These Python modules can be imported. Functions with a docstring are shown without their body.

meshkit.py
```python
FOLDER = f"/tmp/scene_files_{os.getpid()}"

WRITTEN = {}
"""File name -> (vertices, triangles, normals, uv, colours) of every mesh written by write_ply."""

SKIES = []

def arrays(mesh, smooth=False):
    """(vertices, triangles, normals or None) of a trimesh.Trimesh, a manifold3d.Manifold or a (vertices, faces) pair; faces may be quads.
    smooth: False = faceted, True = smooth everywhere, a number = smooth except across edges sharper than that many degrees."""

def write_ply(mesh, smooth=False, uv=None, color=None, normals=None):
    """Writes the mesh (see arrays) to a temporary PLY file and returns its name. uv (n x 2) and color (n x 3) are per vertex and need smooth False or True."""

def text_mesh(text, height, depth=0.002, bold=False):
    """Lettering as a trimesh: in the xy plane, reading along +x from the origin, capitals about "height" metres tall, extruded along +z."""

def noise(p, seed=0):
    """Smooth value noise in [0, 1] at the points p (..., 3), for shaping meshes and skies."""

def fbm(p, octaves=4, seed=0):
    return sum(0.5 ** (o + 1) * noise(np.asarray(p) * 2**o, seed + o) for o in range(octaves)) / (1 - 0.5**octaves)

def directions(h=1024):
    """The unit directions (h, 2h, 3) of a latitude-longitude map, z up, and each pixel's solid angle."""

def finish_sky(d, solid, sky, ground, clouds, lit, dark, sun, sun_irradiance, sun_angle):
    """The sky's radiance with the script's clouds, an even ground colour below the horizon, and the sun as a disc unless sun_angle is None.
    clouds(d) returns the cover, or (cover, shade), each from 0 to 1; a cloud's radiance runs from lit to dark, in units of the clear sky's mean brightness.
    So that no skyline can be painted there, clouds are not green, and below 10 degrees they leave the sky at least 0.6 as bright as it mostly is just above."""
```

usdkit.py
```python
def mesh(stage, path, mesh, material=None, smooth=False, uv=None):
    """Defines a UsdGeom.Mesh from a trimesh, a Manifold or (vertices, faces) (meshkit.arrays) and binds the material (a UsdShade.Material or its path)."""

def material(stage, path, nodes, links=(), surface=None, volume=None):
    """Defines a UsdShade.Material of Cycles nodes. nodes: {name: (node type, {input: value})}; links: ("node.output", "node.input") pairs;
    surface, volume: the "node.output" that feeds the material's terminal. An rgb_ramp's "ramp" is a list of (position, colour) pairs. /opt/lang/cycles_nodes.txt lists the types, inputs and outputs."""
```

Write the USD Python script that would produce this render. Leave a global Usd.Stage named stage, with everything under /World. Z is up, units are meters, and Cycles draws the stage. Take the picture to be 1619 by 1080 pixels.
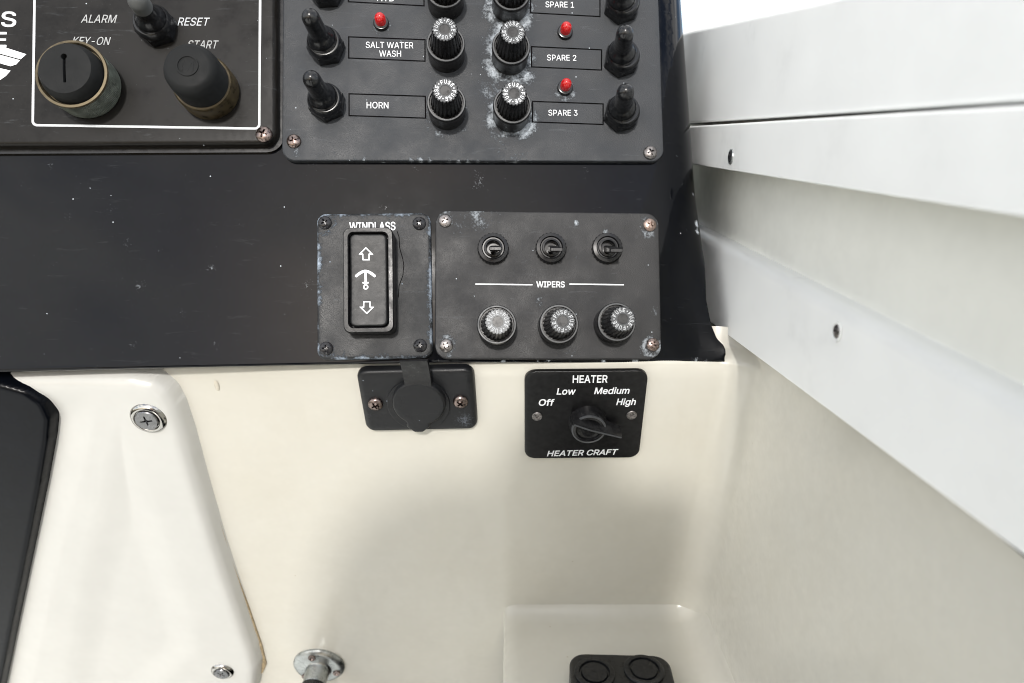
import math, random
import numpy as np
import trimesh, manifold3d, shapely
from shapely.geometry import Polygon, LineString, Point
from shapely import affinity
from scipy.spatial import Delaunay
from pxr import Usd, UsdGeom, UsdLux, UsdShade, Gf, Sdf, Vt
import usdkit, meshkit

rng = random.Random(7)
nrg = np.random.default_rng(7)
stage = Usd.Stage.CreateInMemory()
UsdGeom.SetStageUpAxis(stage, UsdGeom.Tokens.z)
UsdGeom.SetStageMetersPerUnit(stage, 1.0)
UsdGeom.Xform.Define(stage, '/World')
UsdGeom.Scope.Define(stage, '/World/Looks')

# ------------------------------------------------------------------ camera, sky, sun
CAM = np.array([0.0, 0.0, 1.30])
PITCH = math.radians(17)
FPX, CX, CY = 1079.0, 809.5, 540.0
RIGHT = np.array([1.0, 0, 0])
FWD = np.array([0, math.cos(PITCH), -math.sin(PITCH)])
UPV = np.array([0, math.sin(PITCH), math.cos(PITCH)])
cam = UsdGeom.Camera.Define(stage, '/World/camera')
cam.CreateFocalLengthAttr(24.0)
cam.CreateHorizontalApertureAttr(36.0)
cam.CreateVerticalApertureAttr(36.0 * 683 / 1024)
cam.CreateClippingRangeAttr(Gf.Vec2f(0.005, 5000))
cam.CreateFStopAttr(10.0)
cam.CreateFocusDistanceAttr(0.315)
EXPOSURE = 0.33
cam.CreateExposureAttr(EXPOSURE)
M = Gf.Matrix4d(*[float(x) for row in ([*RIGHT, 0], [*UPV, 0], [*(-FWD), 0], [*CAM, 1]) for x in row])
cam.AddTransformOp().Set(M)

SUN_EL, SUN_AZ = math.radians(31.5), math.radians(3.0)      # azimuth: from straight behind the camera, towards the left
to_sun = np.array([-math.sin(SUN_AZ) * math.cos(SUN_EL), -math.cos(SUN_AZ) * math.cos(SUN_EL), math.sin(SUN_EL)])
sun = UsdLux.DistantLight.Define(stage, '/World/sun')
sun.CreateNormalizeAttr(True)
sun.CreateIntensityAttr(0.52)
sun.CreateAngleAttr(3.5)
sun.CreateColorAttr(Gf.Vec3f(1.0, 0.965, 0.92))
z = to_sun; x = np.cross([0, 0, 1.0], z); x /= np.linalg.norm(x); y = np.cross(z, x)
sun.AddTransformOp().Set(Gf.Matrix4d(*[float(q) for row in ([*x, 0], [*y, 0], [*z, 0], [0, 0, 0, 1]) for q in row]))
sky = UsdLux.DomeLight.Define(stage, '/World/sky')
sky.GetPrim().SetCustomDataByKey('kind', 'structure')
SKY = 0.15
CLOUD = (12.6, 12.4, 11.9)
skm = usdkit.material(stage, '/World/Looks/sky_look', {
    's': ('sky_texture', {'sky_type': 'single_scattering', 'sun_disc': False, 'sun_elevation': SUN_EL, 'sun_rotation': math.atan2(to_sun[0], to_sun[1]), 'aerosol_density': 1.5}),
    't': ('texture_coordinate', {}), 'mp': ('mapping', {'scale': (1.0, 1.0, 2.2)}),
    'n': ('noise_texture', {'scale': 2.6, 'detail': 7.0, 'roughness': 0.58}),
    'c': ('map_range', {'from_min': 0.38, 'from_max': 0.60, 'to_max': 0.9, 'clamp': True}),
    'z': ('separate_xyz', {}), 'h': ('map_range', {'from_min': -0.01, 'from_max': 0.06, 'clamp': True}), 'ch': ('math', {'math_type': 'multiply'}),
    'm': ('mix_color', {'b': CLOUD}),
    'b': ('background_shader', {'strength': SKY})}, [('t.generated', 'mp.vector'), ('mp.vector', 'n.vector'), ('n.fac', 'c.value'), ('t.generated', 'z.vector'), ('z.z', 'h.value'), ('c.result', 'ch.value1'), ('h.result', 'ch.value2'), ('ch.value', 'm.fac'), ('s.color', 'm.a'), ('m.result', 'b.color')], surface='b.background')
UsdShade.MaterialBindingAPI.Apply(sky.GetPrim()).Bind(skm)

# ------------------------------------------------------------------ frames: real planes of the boat
def ray(u, v):
    return FWD + RIGHT * (u - CX) / FPX - UPV * (v - CY) / FPX

class Frame:
    """A plane of the boat: origin O, in-plane axes r and u, outward normal n."""
    def __init__(s, O, r, u, n):
        s.O, s.r, s.u, s.n = (np.asarray(q, float) for q in (O, r, u, n))
    def hit(s, p, h=0.0):
        d = ray(*p)
        return CAM + d * (((s.O - CAM) @ s.n + h) / (d @ s.n))
    def loc(s, p, h=0.0):
        w = s.hit(p, h) - s.O
        return np.array([w @ s.r, w @ s.u])
    def at(s, a, b, h=0.0):
        return Frame(s.O + s.r * a + s.u * b + s.n * h, s.r, s.u, s.n)
    def matrix(s):
        return Gf.Matrix4d(*[float(q) for row in ([*s.r, 0], [*s.u, 0], [*s.n, 0], [*s.O, 1]) for q in row])

nd = -ray(745, 620); nd /= np.linalg.norm(nd)
rd = np.cross([0, 0, 1.0], nd); rd /= np.linalg.norm(rd)
ud = np.cross(nd, rd)
DASH = Frame(CAM - nd * 0.317, rd, ud, nd)
UND = math.radians(15)
nw = np.array([0, -math.cos(UND), -math.sin(UND)])
W0 = DASH.hit((745, 577), -0.0035)
WALL = Frame(W0, [1, 0, 0], np.cross(nw, [1.0, 0, 0]), nw)
X0 = 0.104
SIDE = Frame(CAM + np.array([X0, 0, 0]), [0, -1, 0], [0, 0, 1], [-1, 0, 0])
XL = X0 + 0.009

# ------------------------------------------------------------------ prim helpers
used = {}
def numbered(parent, name):
    k = used[(parent, name)] = used.get((parent, name), -1) + 1
    return f'{parent}/{name}' + (f'_{k:03d}' if k else '')

def thing(name, label, cat, frame, group=None):
    path = numbered('/World', name)
    x = UsdGeom.Xform.Define(stage, path)
    x.AddTransformOp().Set(frame.matrix())
    p = x.GetPrim()
    p.SetCustomDataByKey('label', label); p.SetCustomDataByKey('category', cat)
    if group: p.SetCustomDataByKey('group', group)
    return path

def part(parent, name, mesh, mat, smooth=30, label=None, attr=None, kind=None):
    path = numbered(parent, name)
    m = usdkit.mesh(stage, path, mesh, '/World/Looks/' + mat, smooth=smooth)
    if label: m.GetPrim().SetCustomDataByKey('label', label)
    if kind: m.GetPrim().SetCustomDataByKey('kind', kind)
    if attr:
        pts = np.array(m.GetPointsAttr().Get())
        for k, fn in attr.items():
            UsdGeom.PrimvarsAPI(m).CreatePrimvar(k, Sdf.ValueTypeNames.FloatArray, 'vertex').Set(Vt.FloatArray.FromNumpy(fn(pts).astype(np.float32)))
    return path

def tm(v, f): return trimesh.Trimesh(np.asarray(v, float), np.asarray(f, int), process=False)
def cat(*ms): return trimesh.util.concatenate([m for m in ms])
def moved(m, a=0, b=0, h=0):
    m = m.copy(); m.apply_translation([a, b, h]); return m
def rotz(m, deg):
    m = m.copy(); m.apply_transform(trimesh.transformations.rotation_matrix(math.radians(deg), [0, 0, 1])); return m

def lathe(profile, n=40):
    """profile: (radius, z) from the bottom outside up to the axis."""
    t = np.linspace(0, 2 * np.pi, n, endpoint=False)
    v, f = [], []
    for r, zz in profile: v += [(r * math.cos(q), r * math.sin(q), zz) for q in t]
    for i in range(len(profile) - 1):
        for k in range(n):
            a, b = i * n + k, i * n + (k + 1) % n
            if profile[i][0] > 1e-9: f.append((a, b, b + n))
            if profile[i + 1][0] > 1e-9: f.append((a, b + n, a + n))
    m = tm(v, f); m.merge_vertices(); return m

def loft(rings, cap=True):
    """rings: arrays (n, 3) of the same length, bottom first; the last is capped by a fan."""
    n = len(rings[0]); v = np.vstack(rings); f = []
    for i in range(len(rings) - 1):
        for k in range(n):
            a, b = i * n + k, i * n + (k + 1) % n
            f += [(a, b, b + n), (a, b + n, a + n)]
    if cap:
        c = len(v); v = np.vstack([v, rings[-1].mean(0)]); o = (len(rings) - 1) * n
        f += [(o + k, o + (k + 1) % n, c) for k in range(n)]
    return tm(v, f)

def rrect(w, h, r, n=8):
    p = []
    r = max(r, 1e-5)
    for cx, cy, a0 in ((w / 2 - r, -h / 2 + r, -90), (w / 2 - r, h / 2 - r, 0), (-w / 2 + r, h / 2 - r, 90), (-w / 2 + r, -h / 2 + r, 180)):
        p += [(cx + r * math.cos(math.radians(a0 + 90 * i / n)), cy + r * math.sin(math.radians(a0 + 90 * i / n))) for i in range(n + 1)]
    return np.array(p)

def lift(p, h): return np.column_stack([p, np.full(len(p), h)])

def ring_pts(line, ds):
    n = max(4, int(line.length / ds))
    return [line.interpolate(i / n, normalized=True).coords[0] for i in range(n)]

def sheet(poly, hfun, ds, depth=None, insets=(), base=None, bds=.0012):
    """A closed-sided relief over a plane polygon: height hfun(xy, distance to the edge); its rim is carried down to height base."""
    bs_ = min(ds, bds)
    pts = []
    bl = [poly.exterior, *poly.interiors]
    bpts = [ring_pts(l, bs_) for l in bl]
    for b in bpts: pts += b
    for d in insets:
        q = poly.buffer(-d)
        for g in getattr(q, 'geoms', [q]):
            if g.is_empty: continue
            for l in [g.exterior, *g.interiors]: pts += ring_pts(l, bs_)
    x0, y0, x1, y1 = poly.bounds
    gx, gy = np.meshgrid(np.arange(x0, x1, ds), np.arange(y0, y1, ds))
    gx = gx + (np.arange(gx.shape[0]) % 2)[:, None] * ds * 0.5
    g = np.column_stack([gx.ravel(), gy.ravel()])
    inner = poly.buffer(-(max(insets) if insets else 0) - 0.6 * ds)
    if not inner.is_empty: pts += [tuple(q) for q in g[shapely.contains_xy(inner, g[:, 0], g[:, 1])]]
    pts = np.array(pts)
    tri = Delaunay(pts).simplices
    c = pts[tri].mean(1)
    tri = tri[shapely.contains_xy(poly.buffer(1e-7), c[:, 0], c[:, 1])]
    e1, e2 = pts[tri[:, 1]] - pts[tri[:, 0]], pts[tri[:, 2]] - pts[tri[:, 0]]
    cr = e1[:, 0] * e2[:, 1] - e1[:, 1] * e2[:, 0]
    tri = np.where((cr > 0)[:, None], tri, tri[:, [0, 2, 1]])
    tri = tri[np.abs(cr) > 1e-13]
    d = shapely.distance(shapely.points(pts), poly.boundary)
    v = np.column_stack([pts, hfun(pts, d)])
    f = [tri]
    if base is not None:
        o = 0
        vs = [v]; nv = len(v)
        for b in bpts:
            n = len(b); ring = v[o:o + n]; low = ring.copy(); low[:, 2] = base
            vs += [low]
            ccw = Polygon(b).exterior.is_ccw
            hole = b is not bpts[0]
            ff = []
            for k in range(n):
                a, a2, l, l2 = o + k, o + (k + 1) % n, nv + k, nv + (k + 1) % n
                q = [(a, l, l2), (a, l2, a2)]
                if ccw == hole: q = [t[::-1] for t in q]
                ff += q
            f.append(np.array(ff)); nv += n; o += n
        v = np.vstack(vs)
    return tm(v, np.vstack(f))

def relief_grid(poly, hfun, ds, pad, drop):
    """A smooth relief on a regular grid; outside the outline it dips steeply below the plane it sits on."""
    x0, y0, x1, y1 = poly.bounds
    gx, gy = np.meshgrid(np.arange(x0 - pad, x1 + pad, ds), np.arange(y0 - pad, y1 + pad, ds))
    p = np.column_stack([gx.ravel(), gy.ravel()])
    d = shapely.distance(shapely.points(p), poly.boundary) * np.where(shapely.contains_xy(poly, p[:, 0], p[:, 1]), 1, -1)
    h = hfun(p, np.maximum(d, 0)) + np.minimum(d, 0) * drop
    i = np.arange(len(p)).reshape(gx.shape)
    f = np.concatenate([np.stack([i[:-1, :-1], i[:-1, 1:], i[1:, 1:]], -1).reshape(-1, 3), np.stack([i[:-1, :-1], i[1:, 1:], i[1:, :-1]], -1).reshape(-1, 3)])
    keep = (d[f] > -pad).all(1)
    m = tm(np.column_stack([p, h]), f[keep]); m.remove_unreferenced_vertices(); return m

def roundedge(H, R):
    return lambda p, d: H - R + np.sqrt(np.maximum(R * R - (R - np.minimum(d, R)) ** 2, 0))

def flat_relief(poly, h0, h1):
    return cat(*[moved(trimesh.creation.extrude_polygon(g, h1 - h0, engine='earcut'), h=h0) for g in getattr(poly, 'geoms', [poly])])

def to_axis(m, axis):
    a = np.asarray(axis, float); a /= np.linalg.norm(a)
    m = m.copy(); m.apply_transform(trimesh.geometry.align_vectors([0, 0, 1], a)); return m

def text(s, w, h, bold=False, shear=0.0):
    m = meshkit.text_mesh(s, 0.01, 0.001, bold)
    v = m.vertices.copy()
    cap = 0.0104 if bold else 0.01
    lo, hi = v[:, 0].min(), v[:, 0].max()
    v[:, 0] = (v[:, 0] - (lo + hi) / 2) * w / (hi - lo)
    v[:, 1] = (v[:, 1] - cap / 2) * h / cap
    v[:, 0] += shear * v[:, 1]
    v[:, 2] = np.where(v[:, 2] > 0.0005, 0.00008, 0)
    return tm(v, m.faces)

def words(parent, fr, s, p, wpx, hpx, h, bold=False, shear=0.0, mat='white_ink', name='lettering', ang=None):
    """Lettering centred on a point of the plane fr at height h, its width and capital height given in the photograph's pixels."""
    c = fr.loc(p, h); a = fr.loc((p[0] + 1, p[1]), h) - c; b = fr.loc((p[0], p[1] - 1), h) - c
    m = text(s, wpx * np.linalg.norm(a), hpx * np.linalg.norm(b), bold, shear)
    if ang: m = rotz(m, ang)
    return part(parent, name, moved(m, c[0], c[1], h), mat, smooth=False)

def manifold_mesh(m):
    q = m.to_mesh(); return tm(q.vert_properties[:, :3], q.tri_verts)

def screw_head(r, hh, slot=0.2, deep=0.8, ang=0, flat=False):
    prof = [(0, 0), (r, 0)]
    if flat: prof += [(r, hh * 0.7), (r * 0.93, hh), (0, hh)]
    else: prof += [(r * math.cos(t), hh * (0.22 + 0.78 * math.sin(t))) for t in np.linspace(0, math.pi / 2 - 0.02, 9)] + [(0, hh)]
    m = manifold3d.Manifold.revolve(manifold3d.CrossSection([np.array(prof)]), 36)
    for k in range(2):
        L, s = r * 0.62, r * slot
        pts = [(-L, -s / 2, hh * 1.2), (L, -s / 2, hh * 1.2), (L, s / 2, hh * 1.2), (-L, s / 2, hh * 1.2),
               (-L * .45, -s * .35, hh * (1 - deep)), (L * .45, -s * .35, hh * (1 - deep)), (L * .45, s * .35, hh * (1 - deep)), (-L * .45, s * .35, hh * (1 - deep))]
        m -= manifold3d.Manifold.hull_points(np.array(pts)).rotate([0, 0, 90 * k])
    c = manifold3d.Manifold.hull_points(np.array([(math.cos(t) * r * .24, math.sin(t) * r * .24, hh * 1.2) for t in np.arange(8) * math.pi / 4] + [(0, 0, 0)]))
    m -= c
    return rotz(manifold_mesh(m), ang)

# ------------------------------------------------------------------ materials
def mat(name, nodes, links): return usdkit.material(stage, '/World/Looks/' + name, nodes, links, surface='p.BSDF')

def plain(name, col, rough=0.4, metal=0.0, var=0.25, scale=300.0, bump=0.0, bscale=2000.0, spec=0.5, coat=0.0, rvar=0.15):
    """A colour that wanders a little, a roughness that wanders with it, and a fine grain."""
    c = np.array(col, float)
    nodes = {'t': ('texture_coordinate', {}), 'n': ('noise_texture', {'scale': scale, 'detail': 5.0, 'roughness': 0.6}),
             'r': ('rgb_ramp', {'ramp': [(0.25, tuple(c * (1 - var))), (0.75, tuple(np.minimum(c * (1 + var), 1)))]}),
             'rr': ('map_range', {'from_min': 0.3, 'from_max': 0.7, 'to_min': max(rough - rvar, 0.03), 'to_max': min(rough + rvar, 1)}),
             'p': ('principled_bsdf', {'metallic': metal, 'specular_ior_level': spec, 'coat_weight': coat})}
    links = [('t.object', 'n.vector'), ('n.fac', 'r.fac'), ('r.color', 'p.base_color'), ('n.fac', 'rr.value'), ('rr.result', 'p.roughness')]
    if bump:
        nodes['bn'] = ('noise_texture', {'scale': bscale, 'detail': 3.0})
        nodes['b'] = ('bump', {'strength': bump, 'distance': 0.0002})
        links += [('t.object', 'bn.vector'), ('bn.fac', 'b.height'), ('b.normal', 'p.normal')]
    return mat(name, nodes, links)

def worn_panel(name, col, rough, grain=0.5, dust=(0.62, 0.68, 0.74), gscale=2600.0, speck=0.62, scuff=0.12, spec=0.35):
    """Dark plastic with a moulded grain, scuffs, stray specks, and white salt crust where the mesh's salt attribute says it has dried."""
    c = np.array(col, float)
    return mat(name, {
        't': ('texture_coordinate', {}),
        'n': ('noise_texture', {'scale': 60.0, 'detail': 6.0, 'roughness': 0.65}),
        'r': ('rgb_ramp', {'ramp': [(0.3, tuple(c * 0.78)), (0.7, tuple(c * 1.22))]}),
        'g': ('noise_texture', {'scale': gscale, 'detail': 2.0}),
        'b': ('bump', {'strength': grain, 'distance': 0.00025}),
        'sa': ('attribute', {'attribute': 'salt'}),
        'sn': ('noise_texture', {'scale': 900.0, 'detail': 8.0, 'roughness': 0.8}),
        'sb': ('math', {'math_type': 'multiply_add', 'value2': 4.0}),
        'lim': ('math', {'math_type': 'multiply', 'value2': 0.85}),
        'ad': ('math', {'math_type': 'multiply_add', 'value2': 1.0}),
        'sm': ('map_range', {'from_min': 0.64, 'from_max': 0.98, 'clamp': True}),
        'v': ('voronoi_texture', {'scale': 260.0, 'randomness': 1.0}),
        'vr': ('map_range', {'from_min': 0.09, 'from_max': 0.05, 'clamp': True}),
        'vn': ('noise_texture', {'scale': 170.0, 'detail': 1.0}),
        'vm': ('math', {'math_type': 'greater_than', 'value2': speck}),
        'vv': ('math', {'math_type': 'multiply'}),
        'mp': ('mapping', {'scale': (60.0, 420.0, 60.0), 'rotation': (0, 0, 0.9)}),
        'w': ('noise_texture', {'scale': 1.0, 'detail': 4.0, 'roughness': 0.7, 'distortion': 0.6}),
        'wr': ('map_range', {'from_min': 0.62, 'from_max': 0.85, 'to_max': scuff, 'clamp': True}),
        'mx': ('math', {'math_type': 'maximum'}), 'mx2': ('math', {'math_type': 'maximum'}),
        'm': ('mix_color', {'b': dust}),
        'rs': ('map_range', {'from_min': 0.3, 'from_max': 0.7, 'to_min': rough * 0.7, 'to_max': rough * 1.5}), 'rr': ('mix_float', {'b': 0.85}),
        'ln': ('noise_texture', {'scale': 130.0, 'detail': 3.0}), 'lr': ('map_range', {'from_min': 0.38, 'from_max': 0.62, 'to_min': 0.15, 'to_max': 1.15, 'clamp': True}), 'ls': ('math', {'math_type': 'multiply'}),
        'p': ('principled_bsdf', {'specular_ior_level': spec})},
        [('t.object', 'n.vector'), ('t.object', 'g.vector'), ('t.object', 'sn.vector'), ('t.object', 'v.vector'), ('t.object', 'vn.vector'), ('t.object', 'mp.vector'), ('mp.vector', 'w.vector'),
         ('n.fac', 'r.fac'), ('sm.result', 'sb.value1'), ('g.fac', 'sb.value3'), ('sb.value', 'b.height'), ('b.normal', 'p.normal'), ('t.object', 'ln.vector'), ('ln.fac', 'lr.value'), ('sa.fac', 'ls.value1'), ('lr.result', 'ls.value2'), ('ls.value', 'ad.value1'), ('sn.fac', 'ad.value3'), ('ad.value', 'sm.value'),
         ('v.distance', 'vr.value'), ('vn.fac', 'vm.value1'), ('vr.result', 'vv.value1'), ('vm.value', 'vv.value2'), ('w.fac', 'wr.value'),
         ('sm.result', 'mx.value1'), ('vv.value', 'mx.value2'), ('mx.value', 'mx2.value1'), ('wr.result', 'mx2.value2'), ('mx2.value', 'lim.value1'), ('lim.value', 'm.fac'), ('r.color', 'm.a'), ('m.result', 'p.base_color'),
         ('n.fac', 'rs.value'), ('rs.result', 'rr.a'), ('mx2.value', 'rr.fac'), ('rr.result', 'p.roughness')])

worn_panel('switch_panel_look', (0.028, 0.031, 0.0355), 0.46, spec=.32)
worn_panel('wiper_panel_look', (0.022, 0.0222, 0.0235), 0.46, spec=.32)
worn_panel('windlass_panel_look', (0.016, 0.017, 0.0185), 0.42, dust=(0.42, 0.50, 0.60))
worn_panel('ignition_panel_look', (0.0058, 0.0052, 0.0045), 0.33, grain=0.10, spec=.2)
worn_panel('dash_look', (0.0016, 0.0019, 0.0028), 0.05, grain=0.002, gscale=300.0, speck=0.66, scuff=0.03, spec=0.21)
worn_panel('outlet_look', (0.0065, 0.007, 0.008), 0.36, grain=0.3, dust=(0.25, 0.28, 0.33))
plain('black_plastic', (0.006, 0.006, 0.0065), 0.34, bump=0.1, spec=.4)
plain('black_gloss', (0.005, 0.005, 0.0055), 0.22, rvar=.05)
plain('black_rubber', (0.004, 0.0043, 0.005), 0.24, rvar=0.06)
plain('old_rubber', (0.010, 0.0108, 0.0112), 0.6, spec=.15, scale=120.0, bump=0.3)
plain('tip_rubber', (0.05, 0.053, 0.053), 0.55, scale=200.0)
plain('heater_look', (0.003, 0.003, 0.0033), 0.3, var=.1, rvar=.04, spec=.35)
plain('rocker_look', (0.007, 0.0075, 0.008), 0.45, bump=0.25, bscale=2600.0, var=.1, rvar=.04, spec=.4)
plain('knob_look', (0.004, 0.004, 0.0045), 0.30)
plain('worn_edge', (0.05, 0.053, 0.057), 0.4)
plain('cap_disc_look', (0.045, 0.048, 0.052), 0.5, var=0.5, scale=900.0)
plain('dusty_disc_look', (0.20, 0.205, 0.21), 0.6, var=0.4, scale=900.0)
plain('white_ink', (0.72, 0.74, 0.76), 0.5, var=0.08)
plain('grey_ink', (0.36, 0.37, 0.37), 0.6, var=0.25, scale=1500.0)
plain('black_ink', (0.002, 0.002, 0.0025), 0.8, var=0.1, spec=0.08)
plain('bronze_screw', (0.22, 0.175, 0.16), 0.28, metal=1.0, var=0.4, scale=900.0)
plain('copper_screw', (0.34, 0.26, 0.225), 0.36, metal=1.0, var=0.35, scale=900.0)
plain('grey_screw', (0.24, 0.225, 0.22), 0.36, metal=1.0, var=0.4, scale=900.0)
plain('black_screw', (0.02, 0.02, 0.022), 0.2, metal=0.2, var=0.5, scale=900.0)
plain('dark_steel', (0.20, 0.20, 0.205), 0.22, metal=1.0, var=0.3, scale=300.0)
plain('steel', (0.44, 0.43, 0.41), 0.16, metal=1.0, var=0.12, scale=200.0, rvar=0.07)
plain('dull_steel', (0.40, 0.42, 0.42), 0.34, metal=1.0, var=0.3, scale=160.0)
plain('brass_look', (0.115, 0.095, 0.062), 0.5, metal=0.9, var=0.4, scale=220.0)
plain('verdigris_look', (0.17, 0.19, 0.165), 0.5, metal=0.6, var=0.5, scale=260.0)
plain('pale_ink', (0.5, 0.52, 0.54), 0.55, var=0.12, scale=1200.0)
plain('bronze_look', (0.055, 0.042, 0.022), 0.4, metal=0.6, var=0.6, scale=260.0)
plain('cover_white', (0.555, 0.555, 0.53), 0.28, var=0.03, scale=30.0, rvar=.03)
plain('board_white', (0.79, 0.80, 0.79), 0.42, var=0.035, scale=25.0, bump=0.08, bscale=500.0)
plain('coaming_cream', (0.80, 0.80, 0.745), 0.3, var=0.03, scale=18.0)
plain('joint_dark', (0.03, 0.03, 0.028), 0.8)
plain('sealant_brown', (0.36, 0.28, 0.17), 0.8, var=0.5, scale=350.0)
plain('pod_look', (0.0015, 0.002, 0.0034), 0.25, var=0.3, scale=60.0, rvar=0.05, spec=.13)
plain('box_look', (0.007, 0.007, 0.007), 0.40, bump=0.2)
mat('gelcoat', {
    't': ('texture_coordinate', {}),
    'n': ('noise_texture', {'scale': 16.0, 'detail': 8.0, 'roughness': 0.65}),
    'r': ('rgb_ramp', {'ramp': [(0.3, (0.572, 0.552, 0.484)), (0.5, (0.585, 0.567, 0.503)), (0.7, (0.597, 0.582, 0.523))]}),
    'v': ('voronoi_texture', {'scale': 95.0}), 'vr': ('map_range', {'from_min': 0.06, 'from_max': 0.03, 'clamp': True}),
    'vn': ('noise_texture', {'scale': 60.0, 'detail': 1.0}), 'vm': ('math', {'math_type': 'greater_than', 'value2': 0.60}), 'vv': ('math', {'math_type': 'multiply'}), 'vs': ('math', {'math_type': 'multiply', 'value2': 0.4}),
    'mp': ('mapping', {'scale': (55.0, 9.0, 55.0)}), 'dn': ('noise_texture', {'scale': 1.0, 'detail': 5.0, 'roughness': 0.6}), 'dr': ('map_range', {'from_min': 0.60, 'from_max': 0.80, 'to_max': 0.06, 'clamp': True}),
    'mm': ('math', {'math_type': 'maximum'}),
    'm': ('mix_color', {'b': (0.33, 0.25, 0.15)}),
    'bn': ('noise_texture', {'scale': 9.0, 'detail': 3.0}), 'b': ('bump', {'strength': 0.35, 'distance': 0.002}),
    'rn': ('noise_texture', {'scale': 45.0, 'detail': 6.0, 'roughness': 0.7}), 'rr': ('map_range', {'from_min': 0.3, 'from_max': 0.7, 'to_min': 0.13, 'to_max': 0.32}),
    'p': ('principled_bsdf', {})},
    [('t.object', 'n.vector'), ('n.fac', 'r.fac'), ('t.object', 'v.vector'), ('v.distance', 'vr.value'), ('t.object', 'vn.vector'), ('vn.fac', 'vm.value1'), ('vr.result', 'vv.value1'), ('vm.value', 'vv.value2'), ('vv.value', 'vs.value1'),
     ('t.object', 'mp.vector'), ('mp.vector', 'dn.vector'), ('dn.fac', 'dr.value'), ('vs.value', 'mm.value1'), ('dr.result', 'mm.value2'), ('mm.value', 'm.fac'), ('r.color', 'm.a'), ('m.result', 'p.base_color'),
     ('t.object', 'bn.vector'), ('bn.fac', 'b.height'), ('b.normal', 'p.normal'), ('t.object', 'rn.vector'), ('rn.fac', 'rr.value'), ('rr.result', 'p.roughness')])
mat('red_lens', {'p': ('principled_bsdf', {'base_color': (0.42, 0.008, 0.008), 'roughness': 0.15, 'coat_weight': 0.6})}, [])

def salt_at(spots, bias=0.0):
    """spots: (a, b, radius, strength, ring radius) in the thing's own plane."""
    def fn(p):
        s = np.full(len(p), bias)
        for a, b, r, k, q in spots:
            d = np.abs(np.hypot(p[:, 0] - a, p[:, 1] - b) - q)
            s = np.maximum(s, k * np.exp(-(d / r) ** 2))
        return s
    return fn

# ------------------------------------------------------------------ large structure: moulded console, cockpit side
CONS = Frame(W0, [1, 0, 0], [0, 0, 1], [0, -1, 0])
console = thing('console_moulding', 'cream gelcoat console face and cockpit side below the black dashboard', 'console', CONS)
def wall_depth(zz):
    """Distance of the console face behind the ridge under the dashboard (local -n) at height zz over it."""
    k = 0.004
    a, b = math.tan(UND), 0.389
    st = np.clip((zz - 0.0005) / 0.006, 0, 1)
    return np.where(zz < 0, -zz * a, zz * b) + 0.010 * st * st * (3 - 2 * st) + 0.002 * np.exp(-(np.abs(zz) / k))
xl = XL - W0[0]
Rf = 0.016
zs = np.concatenate([np.linspace(0.0145, 0.007, 5), np.linspace(0.006, -0.008, 12), np.linspace(-0.015, -0.36, 50)])
sec = [(q, 0) for q in np.linspace(-0.42, xl - Rf, 60)] + [(xl - Rf + Rf * math.sin(t), Rf - Rf * math.cos(t)) for t in np.linspace(0.1, math.pi / 2, 14)] + [(xl, q) for q in np.linspace(Rf + 0.004, W0[1] + 0.34, 60)]
sec = np.array(sec)
V = np.array([[(a, zz, -float(wall_depth(zz)) + c) for a, c in sec] for zz in zs])
nr, nc = V.shape[:2]
idx = np.arange(nr * nc).reshape(nr, nc)
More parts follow.
